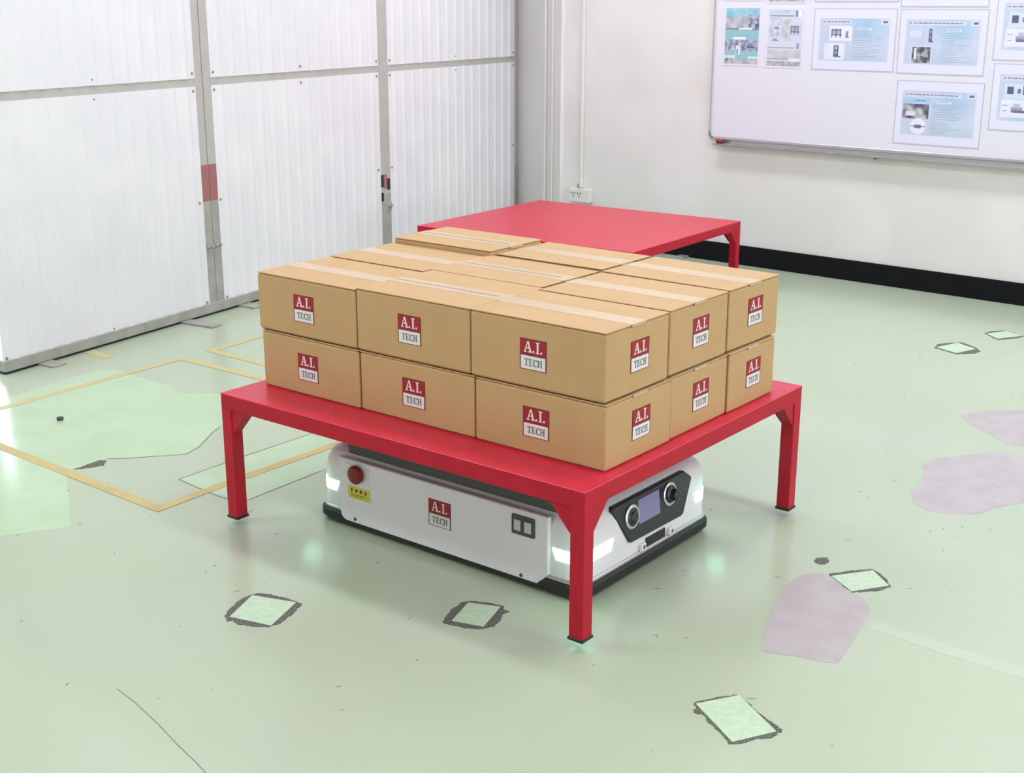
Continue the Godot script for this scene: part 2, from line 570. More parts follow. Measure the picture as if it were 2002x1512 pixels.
func build_floor_marks() -> void:
	var fl := get_node("floor")
	tag(obj("repainted_patch", slab([-4.48, -2.162, -4.531, -2.295, -4.538, -2.314, -4.642, -2.795, -4.552, -2.837, -4.449, -2.82, -4.2, -2.833, -4.09, -2.8, -3.983, -2.893, -3.85, -2.884, -3.712, -2.768, -3.64, -2.638, -3.608, -2.587, -3.563, -2.523, -3.519, -2.461, -3.491, -2.39, -3.53, -2.33, -3.576, -2.281, -3.651, -2.193, -3.647, -2.072, -3.608, -2.018, -3.407, -1.905, -3.221, -1.798, -3.308, -1.629, -3.348, -1.5, -4.3, -1.5], 0.0, 0.0005), M.repaint, fl), "large fresh pale green paint patch at the left")
	tag(obj("repainted_patch", slab([-3.31, -2.233, -3.339, -2.805, -3.22, -2.9, -3.05, -2.9, -3.028, -2.574, -3.002, -2.265, -3.131, -2.223], 0.0, 0.0005), M.repaint, fl), "pale green rectangular paint strip beside the table leg")
	for c in [[-1.467, -2.885, -1.435, -2.919, -1.395, -2.91, -1.32, -2.865, -1.28, -2.852, -1.248, -2.822, -1.224, -2.764, -1.212, -2.699, -1.189, -2.596, -1.172, -2.503, -1.193, -2.49, -1.26, -2.47, -1.331, -2.439, -1.364, -2.495, -1.4, -2.58, -1.436, -2.694, -1.472, -2.806], [-1.588, -3.9, -1.587, -3.97, -1.538, -4.052, -1.485, -4.128, -1.457, -4.19, -1.421, -4.204, -1.361, -4.185, -1.27, -4.136, -1.197, -3.995, -1.192, -3.844, -1.212, -3.776, -1.267, -3.672, -1.278, -3.606, -1.337, -3.547, -1.395, -3.528, -1.457, -3.548, -1.516, -3.649, -1.518, -3.718, -1.525, -3.767], [-1.701, -4.486, -1.694, -4.554, -1.638, -4.632, -1.553, -4.712, -1.473, -4.72, -1.395, -4.574, -1.357, -4.385, -1.404, -4.302, -1.45, -4.283, -1.557, -4.366, -1.636, -4.412]]:
		tag(obj("bare_patch", slab(c, 0.0, 0.0006), M.worn, fl), "lilac grey bare patch where the green paint is gone")
	tag(obj("painted_reflection", strip([-1.2, -2.733, -1.0, -2.729, -0.83, -2.733, -0.6, -2.734], 0.05, 0.0, 0.0004), mat(c8(178, 193, 169), 0.22), fl), "faint pale stripe painted in as a light reflection on the floor")  # reflection of a light tube, painted into the floor as a lighter stripe
	# cracks, wedges and scratches
	obj("dirt_smear", rough_slab([-3.648, -2.059, -3.645, -2.088, -3.654, -2.138, -3.656, -2.172, -3.633, -2.18, -3.599, -2.147, -3.61, -2.133, -3.616, -2.106], 0.0, 0.0009, 5), M.dirt, fl)
	obj("dirt_smear", rough_slab([-1.49, -2.983, -1.493, -3.002, -1.469, -3.023, -1.458, -3.01, -1.452, -2.982, -1.462, -2.97, -1.482, -2.973], 0.0, 0.0009, 6), M.dirt, fl)
	for q in [[-3.651, -2.193, -3.602, -2.243, -3.548, -2.317, -3.491, -2.39, -3.519, -2.461, -3.563, -2.523, -3.616, -2.593, -3.641, -2.642], [-3.31, -2.233, -3.329, -2.494, -3.339, -2.805], [-3.31, -2.233, -3.185, -2.226, -3.131, -2.223, -3.057, -2.227, -3.002, -2.265, -3.01, -2.347, -3.028, -2.574]]:
		obj("patch_crack", strip(q, 0.0055, 0.0, 0.0008), M.scuff, fl)
	obj("scratch", strip([-2.318, -1.364, -2.234, -1.356, -2.129, -1.338, -2.023, -1.316, -1.953, -1.304, -1.903, -1.293, -1.7, -1.25], 0.0022, 0.0, 0.0007), M.scuff, fl)
	var rng := RandomNumberGenerator.new()
	rng.seed = 21
	var sp := begin()
	for i in 190:
		var c := Vector2(rng.randf_range(-4.6, -0.9), rng.randf_range(-5.6, -1.2))
		var l := rng.randf_range(0.004, 0.022) * (1.5 if i % 9 == 0 else 1.0)
		var wd := rng.randf_range(0.0015, 0.005)
		var d := Vector2.from_angle(rng.randf_range(0, TAU))
		var o := d.orthogonal()
		var pp := PackedVector2Array()
		for k in [[-1.0, 0.0], [-0.3, -1.0], [0.6, -0.7], [1.0, 0.2], [0.2, 1.0], [-0.6, 0.6]]:
			pp.append(Vector2(c.x, -c.y) + d * l * k[0] * 0.5 + o * wd * k[1] * 0.5)
		extrude(sp, pp, 0.0, 0.0007, 0.0, lay())
	tag(obj("scuff_specks", done(sp), M.scuff, fl), "", "", "", "stuff")
	# pale square markers with black dirt round them
	floor_marker([-2.465, -1.853, -2.349, -1.899, -2.297, -1.777, -2.411, -1.741], [-2.472, -1.85, -2.466, -1.871, -2.441, -1.885, -2.384, -1.902, -2.333, -1.906, -2.308, -1.856, -2.29, -1.795, -2.296, -1.767, -2.335, -1.744, -2.364, -1.729, -2.39, -1.734, -2.396, -1.722, -2.428, -1.739, -2.449, -1.773, -2.469, -1.822], "pale green square floor marker in front of the robot's left end")
	floor_marker([-2.021, -2.181, -1.944, -2.216, -1.904, -2.108, -1.984, -2.081], [-2.037, -2.173, -2.025, -2.191, -1.987, -2.212, -1.942, -2.226, -1.933, -2.212, -1.911, -2.212, -1.915, -2.188, -1.898, -2.164, -1.886, -2.127, -1.902, -2.095, -1.933, -2.074, -1.958, -2.069, -1.992, -2.059, -2.008, -2.081, -2.026, -2.12, -2.029, -2.145], "floor marker with thick black rim just left of the near table leg")
	floor_marker([-1.319, -2.139, -1.267, -2.231, -1.132, -2.154, -1.18, -2.06], [-1.325, -2.141, -1.294, -2.202, -1.27, -2.233, -1.268, -2.232, -1.234, -2.216, -1.197, -2.196, -1.169, -2.185, -1.15, -2.178, -1.127, -2.169, -1.123, -2.159, -1.129, -2.151, -1.124, -2.147, -1.127, -2.125, -1.136, -2.116, -1.149, -2.106, -1.159, -2.077, -1.171, -2.058, -1.182, -2.05, -1.202, -2.064, -1.222, -2.077, -1.243, -2.088, -1.257, -2.092, -1.273, -2.108, -1.285, -2.112, -1.295, -2.105, -1.305, -2.108, -1.310, -2.117, -1.308, -2.122], "largest pale green floor marker, at the lower right in the foreground")
	floor_marker([-1.405, -2.92, -1.338, -3.024, -1.264, -2.964, -1.322, -2.869], [-1.417, -2.928, -1.386, -2.98, -1.344, -3.032, -1.313, -3.018, -1.282, -2.994, -1.258, -2.96, -1.271, -2.921, -1.292, -2.894, -1.32, -2.865], "pale green floor marker touching the lilac bare patch")
	floor_marker([-2.177, -5.375, -2.136, -5.509, -2.033, -5.458, -2.07, -5.334], [-2.18, -5.365, -2.194, -5.431, -2.164, -5.492, -2.125, -5.533, -2.043, -5.484, -2.002, -5.433, -2.004, -5.388, -2.065, -5.321], "distant floor marker right of the boxes, the nearer of two by the wall")
	floor_marker([-2.105, -5.757, -2.052, -5.867, -1.965, -5.822, -2.03, -5.699], [-2.113, -5.758, -2.11, -5.814, -2.056, -5.88, -1.959, -5.823, -1.967, -5.771, -2.023, -5.68], "farthest floor marker, closest to the black baseboard at the right")
	# yellow lines
	tag(obj("floor_line", strip([-4.8, -2.024, -4.037, -2.026, -3.147, -2.044, -3.166, -2.3, -3.184, -2.702, -3.2, -3.02], 0.037, 0.0006, 0.0016), M.line), "yellow floor tape bent into a corner left of the robot", "floor line", "yellow floor lines")
	tag(obj("floor_line", strip([-4.36, -1.75, -4.40, -2.0, -4.436, -2.243, -4.52, -3.11, -4.046, -3.134, -3.575, -3.152], 0.037, 0.0006, 0.0015), M.line_pale), "worn yellow floor tape crossing the large pale patch", "floor line", "yellow floor lines")
	tag(obj("floor_line", strip([-4.61, -3.95, -4.563, -3.552, -4.53, -3.268, -4.209, -3.279, -3.7, -3.282], 0.037, 0.0006, 0.0015), M.line_pale), "faint yellow tape corner peeking out behind the boxes", "floor line", "yellow floor lines")
	tag(obj("floor_line", slab([-4.93, -2.945, -4.91, -2.941, -4.757, -2.937, -4.766, -2.891, -4.91, -2.891], 0.0002, 0.0013), M.line_pale), "short torn scrap of yellow tape at the foot of the partition", "floor line", "yellow floor lines")


# ==================================================================== tables
func make_table(label: String, at: Vector3, turn: float) -> Node3D:
	# local: x to the right, z to the viewer, origin under the middle of the top
	var t := thing("steel_table", label, "table", at, turn)
	var hx := TABLE_W / 2
	var hz := TABLE_D / 2
	block("tabletop", Vector3(-hx, 0.371, -hz), Vector3(hx, 0.375, hz), 0.0012, M.red_top, t)
	for s in [-1.0, 1.0]:
		var x0: float = minf(s * hx, s * (hx - 0.0376)) + s * -0.0004
		block("apron", Vector3(-hx + 0.0385, 0.331, minf(s * (hz - 0.0004), s * (hz - 0.038))), Vector3(hx - 0.0385, 0.3712, maxf(s * (hz - 0.0004), s * (hz - 0.038))), 0.0008, M.red, t)
		block("apron", Vector3(x0, 0.331, -hz + 0.0385), Vector3(x0 + 0.0376, 0.3712, hz - 0.0385), 0.0008, M.red, t)
	for sx in [-1.0, 1.0]:
		for sz in [-1.0, 1.0]:
			var c := Vector3(sx * (hx - 0.0203), 0, sz * (hz - 0.0203))
			var leg := block("leg", c + Vector3(-0.02, 0.006, -0.02), c + Vector3(0.02, 0.3708, 0.02), 0.0022, M.red, t)
			block("foot_cap", c + Vector3(-0.0228, 0.0, -0.0228), c + Vector3(0.0228, 0.008, 0.0228), 0.002, M.rubber, leg)
			# corner braces along both aprons
			for k in 2:
				var st := begin()
				var tri_poly := PackedVector2Array([Vector2(0.038, 0.335), Vector2(0.104, 0.335), Vector2(0.101, 0.329), Vector2(0.045, 0.266), Vector2(0.038, 0.262)])
				var xf: Transform3D
				if k == 0:
					xf = Transform3D(Basis(Vector3(-sx, 0, 0), Vector3.UP, Vector3(0, 0, -sx)), Vector3(sx * hx, 0, sz * (hz - 0.0205)))
				else:
					xf = Transform3D(Basis(Vector3(0, 0, -sz), Vector3.UP, Vector3(sz, 0, 0)), Vector3(sx * (hx - 0.0205), 0, sz * hz))
				extrude(st, tri_poly, -0.0165, 0.0165, 0.001, xf)
				obj("corner_brace", done(st), M.red, t)
	return t


func build_tables() -> void:
	make_table("red steel table raised on the robot and loaded with cardboard boxes", on_table(TABLE_W / 2, 0.02, TABLE_D / 2), TURN)
	var turn2 := 0.0855
	var f := Vector3(-3.3297, 0, -4.6958)
	var second := make_table("empty red steel table with scuffed top standing behind the boxes", f + Basis(Vector3.UP, turn2) * Vector3(-TABLE_W / 2, 0, -TABLE_D / 2), turn2)
	# light scuffs rubbed into the paint of the empty table
	var rng := RandomNumberGenerator.new()
	rng.seed = 8
	var st := begin()
	for i in 34:
		var c := Vector2(rng.randf_range(-0.45, 0.55), rng.randf_range(-0.42, 0.45))
		var d := Vector2.from_angle(rng.randf_range(-0.5, 0.5))
		var o := d.orthogonal()
		var l := rng.randf_range(0.008, 0.05) * (0.6 if i % 3 else 1.4)
		var wd := rng.randf_range(0.002, 0.006)
		var pp := PackedVector2Array()
		for k in [[-1.0, 0.0], [-0.4, -1.0], [0.5, -0.6], [1.0, 0.3], [0.2, 1.0], [-0.7, 0.5]]:
			pp.append(c + d * l * k[0] * 0.5 + o * wd * k[1])
		extrude(st, pp, 0.3748, 0.3753, 0.0, lay())
	tag(obj("scuff_marks", done(st), mat(c8(224, 112, 132), 0.45), second), "", "", "", "stuff")


# ==================================================================== logo sticker
func make_logo() -> Node3D:
	# 0.079 wide, 0.076 tall, faces +z
	var o := Node3D.new()
	o.name = "logo_sticker"
	block("border", Vector3(-0.0395, -0.038, 0.0), Vector3(0.0395, 0.038, 0.0006), 0.0, M.logo_border, o)
	block("red_field", Vector3(-0.0385, -0.001, 0.0003), Vector3(0.0385, 0.037, 0.0010), 0.0, M.logo_red, o)
	block("white_field", Vector3(-0.0365, -0.0362, 0.0003), Vector3(0.0365, -0.0035, 0.0010), 0.0, M.logo_white, o)
	for q in [["A.I.", 0.0182, 0.0385, 0.86, M.logo_pink, 0.0012], ["TECH", -0.0198, 0.0238, 0.82, M.logo_grey, 0.0012]]:
		var tm := TextMesh.new()
		tm.text = q[0]
		tm.font = logo_font
		tm.font_size = 64
		tm.pixel_size = q[2] / 64.0
		tm.depth = 0.0006
		tm.curve_step = 2.0
		tm.horizontal_alignment = HORIZONTAL_ALIGNMENT_CENTER
		tm.vertical_alignment = VERTICAL_ALIGNMENT_CENTER
		var l := MeshInstance3D.new()
		l.name = "lettering" if o.get_node_or_null("lettering") == null else "lettering_001"
		l.mesh = tm
		l.material_override = q[4]
		o.add_child(l, true)
		l.position = Vector3(0.0012, q[1], q[5])
		l.scale = Vector3(q[3], 1, 1)
	return o


func put_logo(parent: Node3D, xf: Transform3D) -> void:
	if logo_proto == null:
		logo_proto = make_logo()
	var base: MeshInstance3D = null
	# the border is the part, fields and letters its sub-parts
	var src: Node3D = logo_proto
	base = src.get_node("border").duplicate()
	base.name = numbered("logo_sticker", parent)
	parent.add_child(base, true)
	base.transform = xf
	for c in src.get_children():
		if c.name != "border":
			base.add_child(c.duplicate(), true)


# ==================================================================== cartons
func carton(a0: float, a1: float, b0: float, b1: float, y0: float, y1: float, label: String, front_logo: bool, side_logo: bool, seam := 0, twist := 0.0) -> void:
	carton_count += 1
	var c := on_table((a0 + a1) / 2, y0, (b0 + b1) / 2)
	var t := thing("cardboard_box", label, "box", c, TURN + twist, "cardboard boxes stacked on the red table")
	var hx := (a1 - a0) / 2
	var hz := (b1 - b0) / 2
	var h := y1 - y0
	# body with slightly bulging sides
	var st := begin()
	var e := 0.0025
	var bulge := 0.0012
	var p := PackedVector2Array([Vector2(-hx + e, -hz), Vector2(0, -hz - bulge), Vector2(hx - e, -hz), Vector2(hx, -hz + e), Vector2(hx + bulge, 0), Vector2(hx, hz - e), Vector2(hx - e, hz), Vector2(0, hz + bulge), Vector2(-hx + e, hz), Vector2(-hx, hz - e), Vector2(-hx - bulge, 0), Vector2(-hx, -hz + e)])
	extrude(st, p, 0.0, h - 0.0036, 0.0055, lay())
	obj("body", done(st), M.card, t)
	# two long flaps that meet under the tape
	for s in [-1.0, 1.0]:
		var f := begin()
		cub(f, Vector3(-hx - 0.0004, h - 0.0032, minf(s * 0.0011, s * (hz + 0.0004))), Vector3(hx + 0.0004, h, maxf(s * 0.0011, s * (hz + 0.0004))), 0.0011)
		obj("flap", done(f), M.card, t)
	# tape over the joint, folded down both ends
	var tw := 0.030
	var tp := begin()
	cub(tp, Vector3(-hx - 0.0012, h + 0.0001, -tw), Vector3(hx + 0.0012, h + 0.0005, tw))
	cub(tp, Vector3(hx + 0.0008, h - 0.007, -tw), Vector3(hx + 0.0017, h + 0.0005, tw))
	cub(tp, Vector3(-hx - 0.0017, h - 0.007, -tw), Vector3(-hx - 0.0008, h + 0.0005, tw))
	var tape := obj("tape", done(tp), M.tape, t)
	if seam > 0:
		block("tape_seam", Vector3(-hx + 0.01, h + 0.0003, -0.0035), Vector3(hx - 0.03, h + 0.0009, 0.0035), 0.0, M.seam, tape)
	if front_logo:
		put_logo(t, Transform3D(Basis.IDENTITY, Vector3(-0.006, h * 0.495, hz + bulge)))
	if side_logo:
		put_logo(t, Transform3D(Basis(Vector3.UP, PI / 2), Vector3(hx + bulge, h * 0.53, -0.006)))


func build_boxes() -> void:
	M.seam = mat(c8(158, 132, 132), 0.4)
	var y0 := 0.395
	var y1 := 0.5590
	var y2 := 0.5620
	var y3 := 0.7305
	# lower layer
	carton(0.834, 1.214, 0.134, 0.418, y0, y1, "cardboard box at the left end of the lower front row", true, false)
	carton(0.434, 0.829, 0.136, 0.425, y0, y1, "middle cardboard box of the lower front row", true, false)
	carton(0.037, 0.4285, 0.134, 0.418, y0, y1, "cardboard box at the near corner of the lower layer, above the table's front leg", true, true)
	carton(0.042, 0.440, 0.424, 0.705, y0, y1, "lower cardboard box in the middle of the right-hand side", false, true)
	carton(0.038, 0.440, 0.711, 0.966, y0, y1, "lower cardboard box at the far end of the right-hand side", false, true)
	var inner := "cardboard box of the lower layer enclosed by the other boxes"
	carton(0.845, 1.214, 0.424, 0.690, y0, y1, inner, false, false)
	carton(0.448, 0.838, 0.431, 0.700, y0, y1, inner, false, false)
	carton(0.845, 1.214, 0.697, 0.950, y0, y1 + 0.012, inner, false, false)
	carton(0.448, 0.838, 0.707, 0.965, y0, y1 + 0.004, inner, false, false)
	# upper layer
	carton(0.838, 1.222, 0.133, 0.412, y2, y3 - 0.006, "cardboard box at the left end of the upper front row", true, false)
	carton(0.4445, 0.834, 0.133, 0.434, y2, y3 - 0.001, "middle cardboard box of the upper front row", true, false, 1)
	carton(0.040, 0.440, 0.131, 0.402, y2, y3, "cardboard box at the near corner of the upper layer with a logo on two faces", true, true)
	carton(0.044, 0.4415, 0.414, 0.697, y2, y3, "upper cardboard box in the middle of the right-hand side", false, true)
	carton(0.045, 0.449, 0.712, 0.982, y2, y3, "upper cardboard box at the far right corner, nearest the black baseboard", false, true, 0, -0.012)
	carton(0.850, 1.222, 0.416, 0.688, y2, y3 - 0.003, "upper cardboard box on the partition side between the front and the raised one", false, false)
	carton(0.455, 0.845, 0.438, 0.704, y2, y3, "cardboard box at the centre of the upper layer with a dark tape seam", false, false, 1)
	carton(0.836, 1.222, 0.694, 0.945, y2 + 0.012, y3 + 0.014, "raised cardboard box at the far left corner of the upper layer", false, false, 1)
	carton(0.454, 0.828, 0.716, 0.968, y2 + 0.004, y3 + 0.004, "upper cardboard box in the middle of the far row", false, false)


# ==================================================================== robot
func wrap_strip(st: SurfaceTool, sx: float, sz: float, x_from: float, z_from: float, hx: float, hz: float, r: float, y0: float, y1: float, slant: float, out: float) -> void:
	var pts := []
	pts.append(Vector2(x_from, hz))
	for i in 9:
		var a := PI / 2 - PI / 2 * i / 8
		pts.append(Vector2(hx - r + cos(a) * r, hz - r + sin(a) * r))
	pts.append(Vector2(hx, z_from))
	var n := pts.size()
	var rows := []
	for i in n:
		var p: Vector2 = pts[i]
		var dir := (pts[mini(i + 1, n - 1)] - pts[maxi(i - 1, 0)] as Vector2).normalized()
		var nn := Vector2(-dir.y, dir.x)
		var low := p + (dir * slant if i == 0 else (-dir * slant if i == n - 1 else Vector2.ZERO))
		var o := nn * out
		var inn := nn * -0.002
		rows.append([Vector3((low + inn).x * sx, y0, (low + inn).y * sz), Vector3((low + o).x * sx, y0, (low + o).y * sz), Vector3((p + o).x * sx, y1, (p + o).y * sz), Vector3((p + inn).x * sx, y1, (p + inn).y * sz)])
	var flip := sx * sz < 0.0
	for i in n - 1:
		for k in 4:
			var a: Vector3 = rows[i][k]
			var b: Vector3 = rows[i + 1][k]
			var c: Vector3 = rows[i + 1][(k + 1) % 4]
			var d: Vector3 = rows[i][(k + 1) % 4]
			if flip:
				quad(st, d, c, b, a)
			else:
				quad(st, a, b, c, d)
	for e in [0, n - 1]:
		var q: Array = rows[e]
		if (e == 0) == flip:
			quad(st, q[3], q[2], q[1], q[0])
		else:
			quad(st, q[0], q[1], q[2], q[3])


func build_robot() -> void:
	var ac := 0.612
	var bc := 0.515
	var t := thing("transport_robot", "low grey white transport robot with glowing corner lights under the loaded table", "robot", on_table(ac, 0, bc), TURN)
	var hx := 0.465
	var hz := 0.315
	# shell: rounded box with a soft upper edge
	var st := begin()
	var rings := []
	for q in [[0.046, 0.0], [0.17, 0.002], [0.192, 0.006], [0.207, 0.013], [0.218, 0.024], [0.224, 0.040]]:
		rings.append([rounded(hx - q[1], hz - q[1], 0.05 - q[1] * 0.4, 8), q[0]])
	st.set_smooth_group(1)
	for r in rings.size() - 1:
		var lo: PackedVector2Array = rings[r][0]
		var hi: PackedVector2Array = rings[r + 1][0]
		for i in lo.size():
			var j := (i + 1) % lo.size()
			quad(st, Vector3(lo[i].x, rings[r][1], -lo[i].y), Vector3(lo[j].x, rings[r][1], -lo[j].y), Vector3(hi[j].x, rings[r + 1][1], -hi[j].y), Vector3(hi[i].x, rings[r + 1][1], -hi[i].y))
	st.set_smooth_group(-1)
	extrude(st, rings[5][0], 0.2, 0.224, 0.0, lay())
	obj("shell", done(st), M.agv, t)
	# bumper and the pale lip above it
	st = begin()
	extrude(st, rounded(hx + 0.014, hz + 0.010, 0.055, 8), 0.010, 0.044, 0.007, lay(), true)
	obj("bumper", done(st), M.rubber, t)
	st = begin()
	extrude(st, rounded(hx + 0.007, hz + 0.005, 0.052, 8), 0.043, 0.054, 0.003, lay(), true)
	obj("bumper_lip", done(st), M.alu, t)
	for s in [[-0.3, -0.22], [-0.3, 0.22], [0.3, -0.22], [0.3, 0.22]]:
		st = begin()
		lathe(st, [Vector2(0, -0.015), Vector2(0.03, -0.015), Vector2(0.03, 0.015), Vector2(0, 0.015)], 20, Transform3D(Basis(Vector3.BACK, PI / 2), Vector3(s[0], 0.03, s[1])))
		obj("wheel", done(st), M.rubber, t)
	# side panel
	st = begin()
	var sp := PackedVector2Array([Vector2(0.336, 0.023), Vector2(0.371, 0.057), Vector2(0.371, 0.213), Vector2(-0.371, 0.213), Vector2(-0.371, 0.048), Vector2(-0.369, 0.038), Vector2(-0.362, 0.029), Vector2(-0.351, 0.0235)])
	extrude(st, sp, hz - 0.004, hz + 0.0115, 0.0025)
	var panel := obj("side_panel", done(st), M.agv_panel, t)
	var pz := hz + 0.0115
	for s in [[-0.312, 0.036], [0.286, 0.033]]:
		st = begin()
		lathe(st, [Vector2(0.0055, 0), Vector2(0.005, 0.0015), Vector2(0, 0.0022)], 12, Transform3D(Basis(Vector3.RIGHT, PI / 2), Vector3(s[0], s[1], pz)))
		obj("screw", done(st), M.agv_dark, panel)
	# shallow raised plate round the emergency button
	block("button_plate", Vector3(-0.342, 0.092, pz - 0.001), Vector3(-0.250, 0.2, pz + 0.0015), 0.0012, M.agv_panel, panel)
	st = begin()
	lathe(st, [Vector2(0.018, 0), Vector2(0.018, 0.006), Vector2(0.026, 0.007), Vector2(0.0275, 0.011), Vector2(0.027, 0.016), Vector2(0.021, 0.021), Vector2(0.010, 0.0235), Vector2(0, 0.024)], 32, Transform3D(Basis(Vector3.RIGHT, PI / 2), Vector3(-0.293, 0.1775, pz + 0.001)))
	tag(obj("emergency_button", done(st), M.estop, t), "dark red mushroom button")
	var yl := begin()
	extrude(yl, rounded(0.0425, 0.0185, 0.004, 4), 0, 0.0007, 0.0, Transform3D(Basis.IDENTITY, Vector3(-0.292, 0.118, pz + 0.0015)))
	var ys := obj("warning_sticker", done(yl), M.yellow, t)
	tag(ys, "yellow warning sticker")
	var pr := begin()
	for k in 4:
		var x := -0.292 - 0.027 + k * 0.018
		if k == 0 or k == 3:
			cub(pr, Vector3(x - 0.003, 0.119, pz + 0.002), Vector3(x + 0.003, 0.130, pz + 0.0026))
		else:
			lathe(pr, [Vector2(0.0055, 0), Vector2(0.0055, 0.0026), Vector2(0, 0.0026)], 14, Transform3D(Basis(Vector3.RIGHT, PI / 2), Vector3(x, 0.125, pz)))
	cub(pr, Vector3(-0.325, 0.112, pz + 0.002), Vector3(-0.262, 0.1135, pz + 0.0026))
	cub(pr, Vector3(-0.325, 0.107, pz + 0.002), Vector3(-0.275, 0.1083, pz + 0.0026))
	obj("pictogram", done(pr), M.print_dark, ys)
	put_logo(t, Transform3D(Basis.IDENTITY, Vector3(0.0095, 0.132, pz)))
	# twin rocker switch
	st = begin()
	extrude(st, rounded(0.0365, 0.0265, 0.004, 4), 0, 0.005, 0.0012, Transform3D(Basis.IDENTITY, Vector3(0.294, 0.172, pz)))
	var sw := obj("switch_plate", done(st), M.agv_dark, t)
	for x in [0.278, 0.311]:
		block("rocker", Vector3(x - 0.0105, 0.157, pz + 0.004), Vector3(x + 0.0105, 0.187, pz + 0.0085), 0.0015, M.socket_grey, sw)
	# corner lights
	for q in [[1.0, 1.0, 0.376, 0.172], [-1.0, 1.0, 0.382, 0.22], [1.0, -1.0, 0.38, 0.228], [-1.0, -1.0, 0.38, 0.22]]:
		st = begin()
		wrap_strip(st, q[0], q[1], q[2], q[3], hx - 0.001, hz - 0.001, 0.05, 0.1, 0.131, 0.012, 0.003)
		obj("corner_light", done(st), M.led, t)
		var l := OmniLight3D.new()
		l.name = "corner_glow"
		l.light_color = c8(150, 255, 205)
		l.light_energy = 0.003
		l.light_size = 0.03
		l.omni_range = 12.0
		l.omni_attenuation = 2.0
		l.shadow_enabled = true
		t.add_child(l, true)
		l.position = Vector3(q[0] * (hx + 0.02), 0.115, q[1] * (hz + 0.02))
	# control panel on the short face: leans back a little
	var face := Transform3D(Basis(Vector3(0, 0, -1), Vector3(-0.1, 1, 0).normalized(), Vector3(1, 0.1, 0).normalized()), Vector3(hx + 0.0115, 0, 0))
	st = begin()
	var cp := PackedVector2Array()
	for q in [[0.412, 0.098], [0.422, 0.0945], [0.668, 0.0905], [0.678, 0.094], [0.73, 0.182], [0.727, 0.19], [0.692, 0.214], [0.345, 0.214], [0.335, 0.206]]:
		cp.append(Vector2(q[0] - bc, q[1]))
	extrude(st, cp, -0.02, 0.006, 0.003, face)
	var con := obj("control_panel", done(st), M.panel_black, t)
	tag(con, "black control panel")
	block_x("display", face, Vector3(0.456 - bc, 0.134, 0.004), Vector3(0.559 - bc, 0.2, 0.0075), M.screen, con)
	for q in [[0.424, 0.165, 0.0], [0.61, 0.172, 0.015]]:
		st = begin()
		var kx := face * Transform3D(Basis(Vector3.RIGHT, PI / 2), Vector3(q[0] - bc, q[1], 0.006))
		lathe(st, [Vector2(0.033, 0), Vector2(0.033, 0.004), Vector2(0.030, 0.006), Vector2(0.025, 0.006), Vector2(0.025, 0.001)], 32, kx)
		var ring := obj("knob_ring", done(st), M.chrome, con)
		st = begin()
		lathe(st, [Vector2(0.0235, 0), Vector2(0.0235, 0.006 + q[2] * 0.2), Vector2(0.017, 0.009 + q[2] * 0.3), Vector2(0.0155, 0.012 + q[2]), Vector2(0.012, 0.014 + q[2]), Vector2(0, 0.014 + q[2])], 28, kx)
		obj("knob", done(st), M.panel_black, ring)
	# sensor window with side brackets
	block("sensor_window", Vector3(hx - 0.001, 0.052, bc - 0.593), Vector3(hx + 0.003, 0.080, bc - 0.497), 0.001, M.black, t)
	for z in [0.476, 0.617]:
		var br := block("sensor_bracket", Vector3(hx - 0.002, 0.052, bc - z - 0.013), Vector3(hx + 0.01, 0.074, bc - z + 0.013), 0.003, M.agv, t)
		block("slot", Vector3(hx + 0.009, 0.059, bc - z - 0.005), Vector3(hx + 0.0106, 0.069, bc - z + 0.003), 0.0, M.agv_dark, br)
	# lifting platform that carries the table
	st = begin()
	cub(st, Vector3(-0.348, 0.2242, -0.2), Vector3(0.43, 0.318, 0.312), 0.004)
	obj("lift_housing", done(st), M.agv_dark, t)
	st = begin()
	cub(st, Vector3(-0.537, 0.316, -0.19), Vector3(0.537, 0.338, 0.19), 0.003)
	cub(st, Vector3(-0.50, 0.338, -0.19), Vector3(0.50, 0.3905, 0.19), 0.003)
	obj("lift_platform", done(st), M.black, t)


func block_x(called: String, xf: Transform3D, lo: Vector3, hi: Vector3, m: Material, parent: Node) -> MeshInstance3D:
	var st := begin()
	cub(st, lo, hi, 0.0, xf)
	return obj(called, done(st), m, parent)


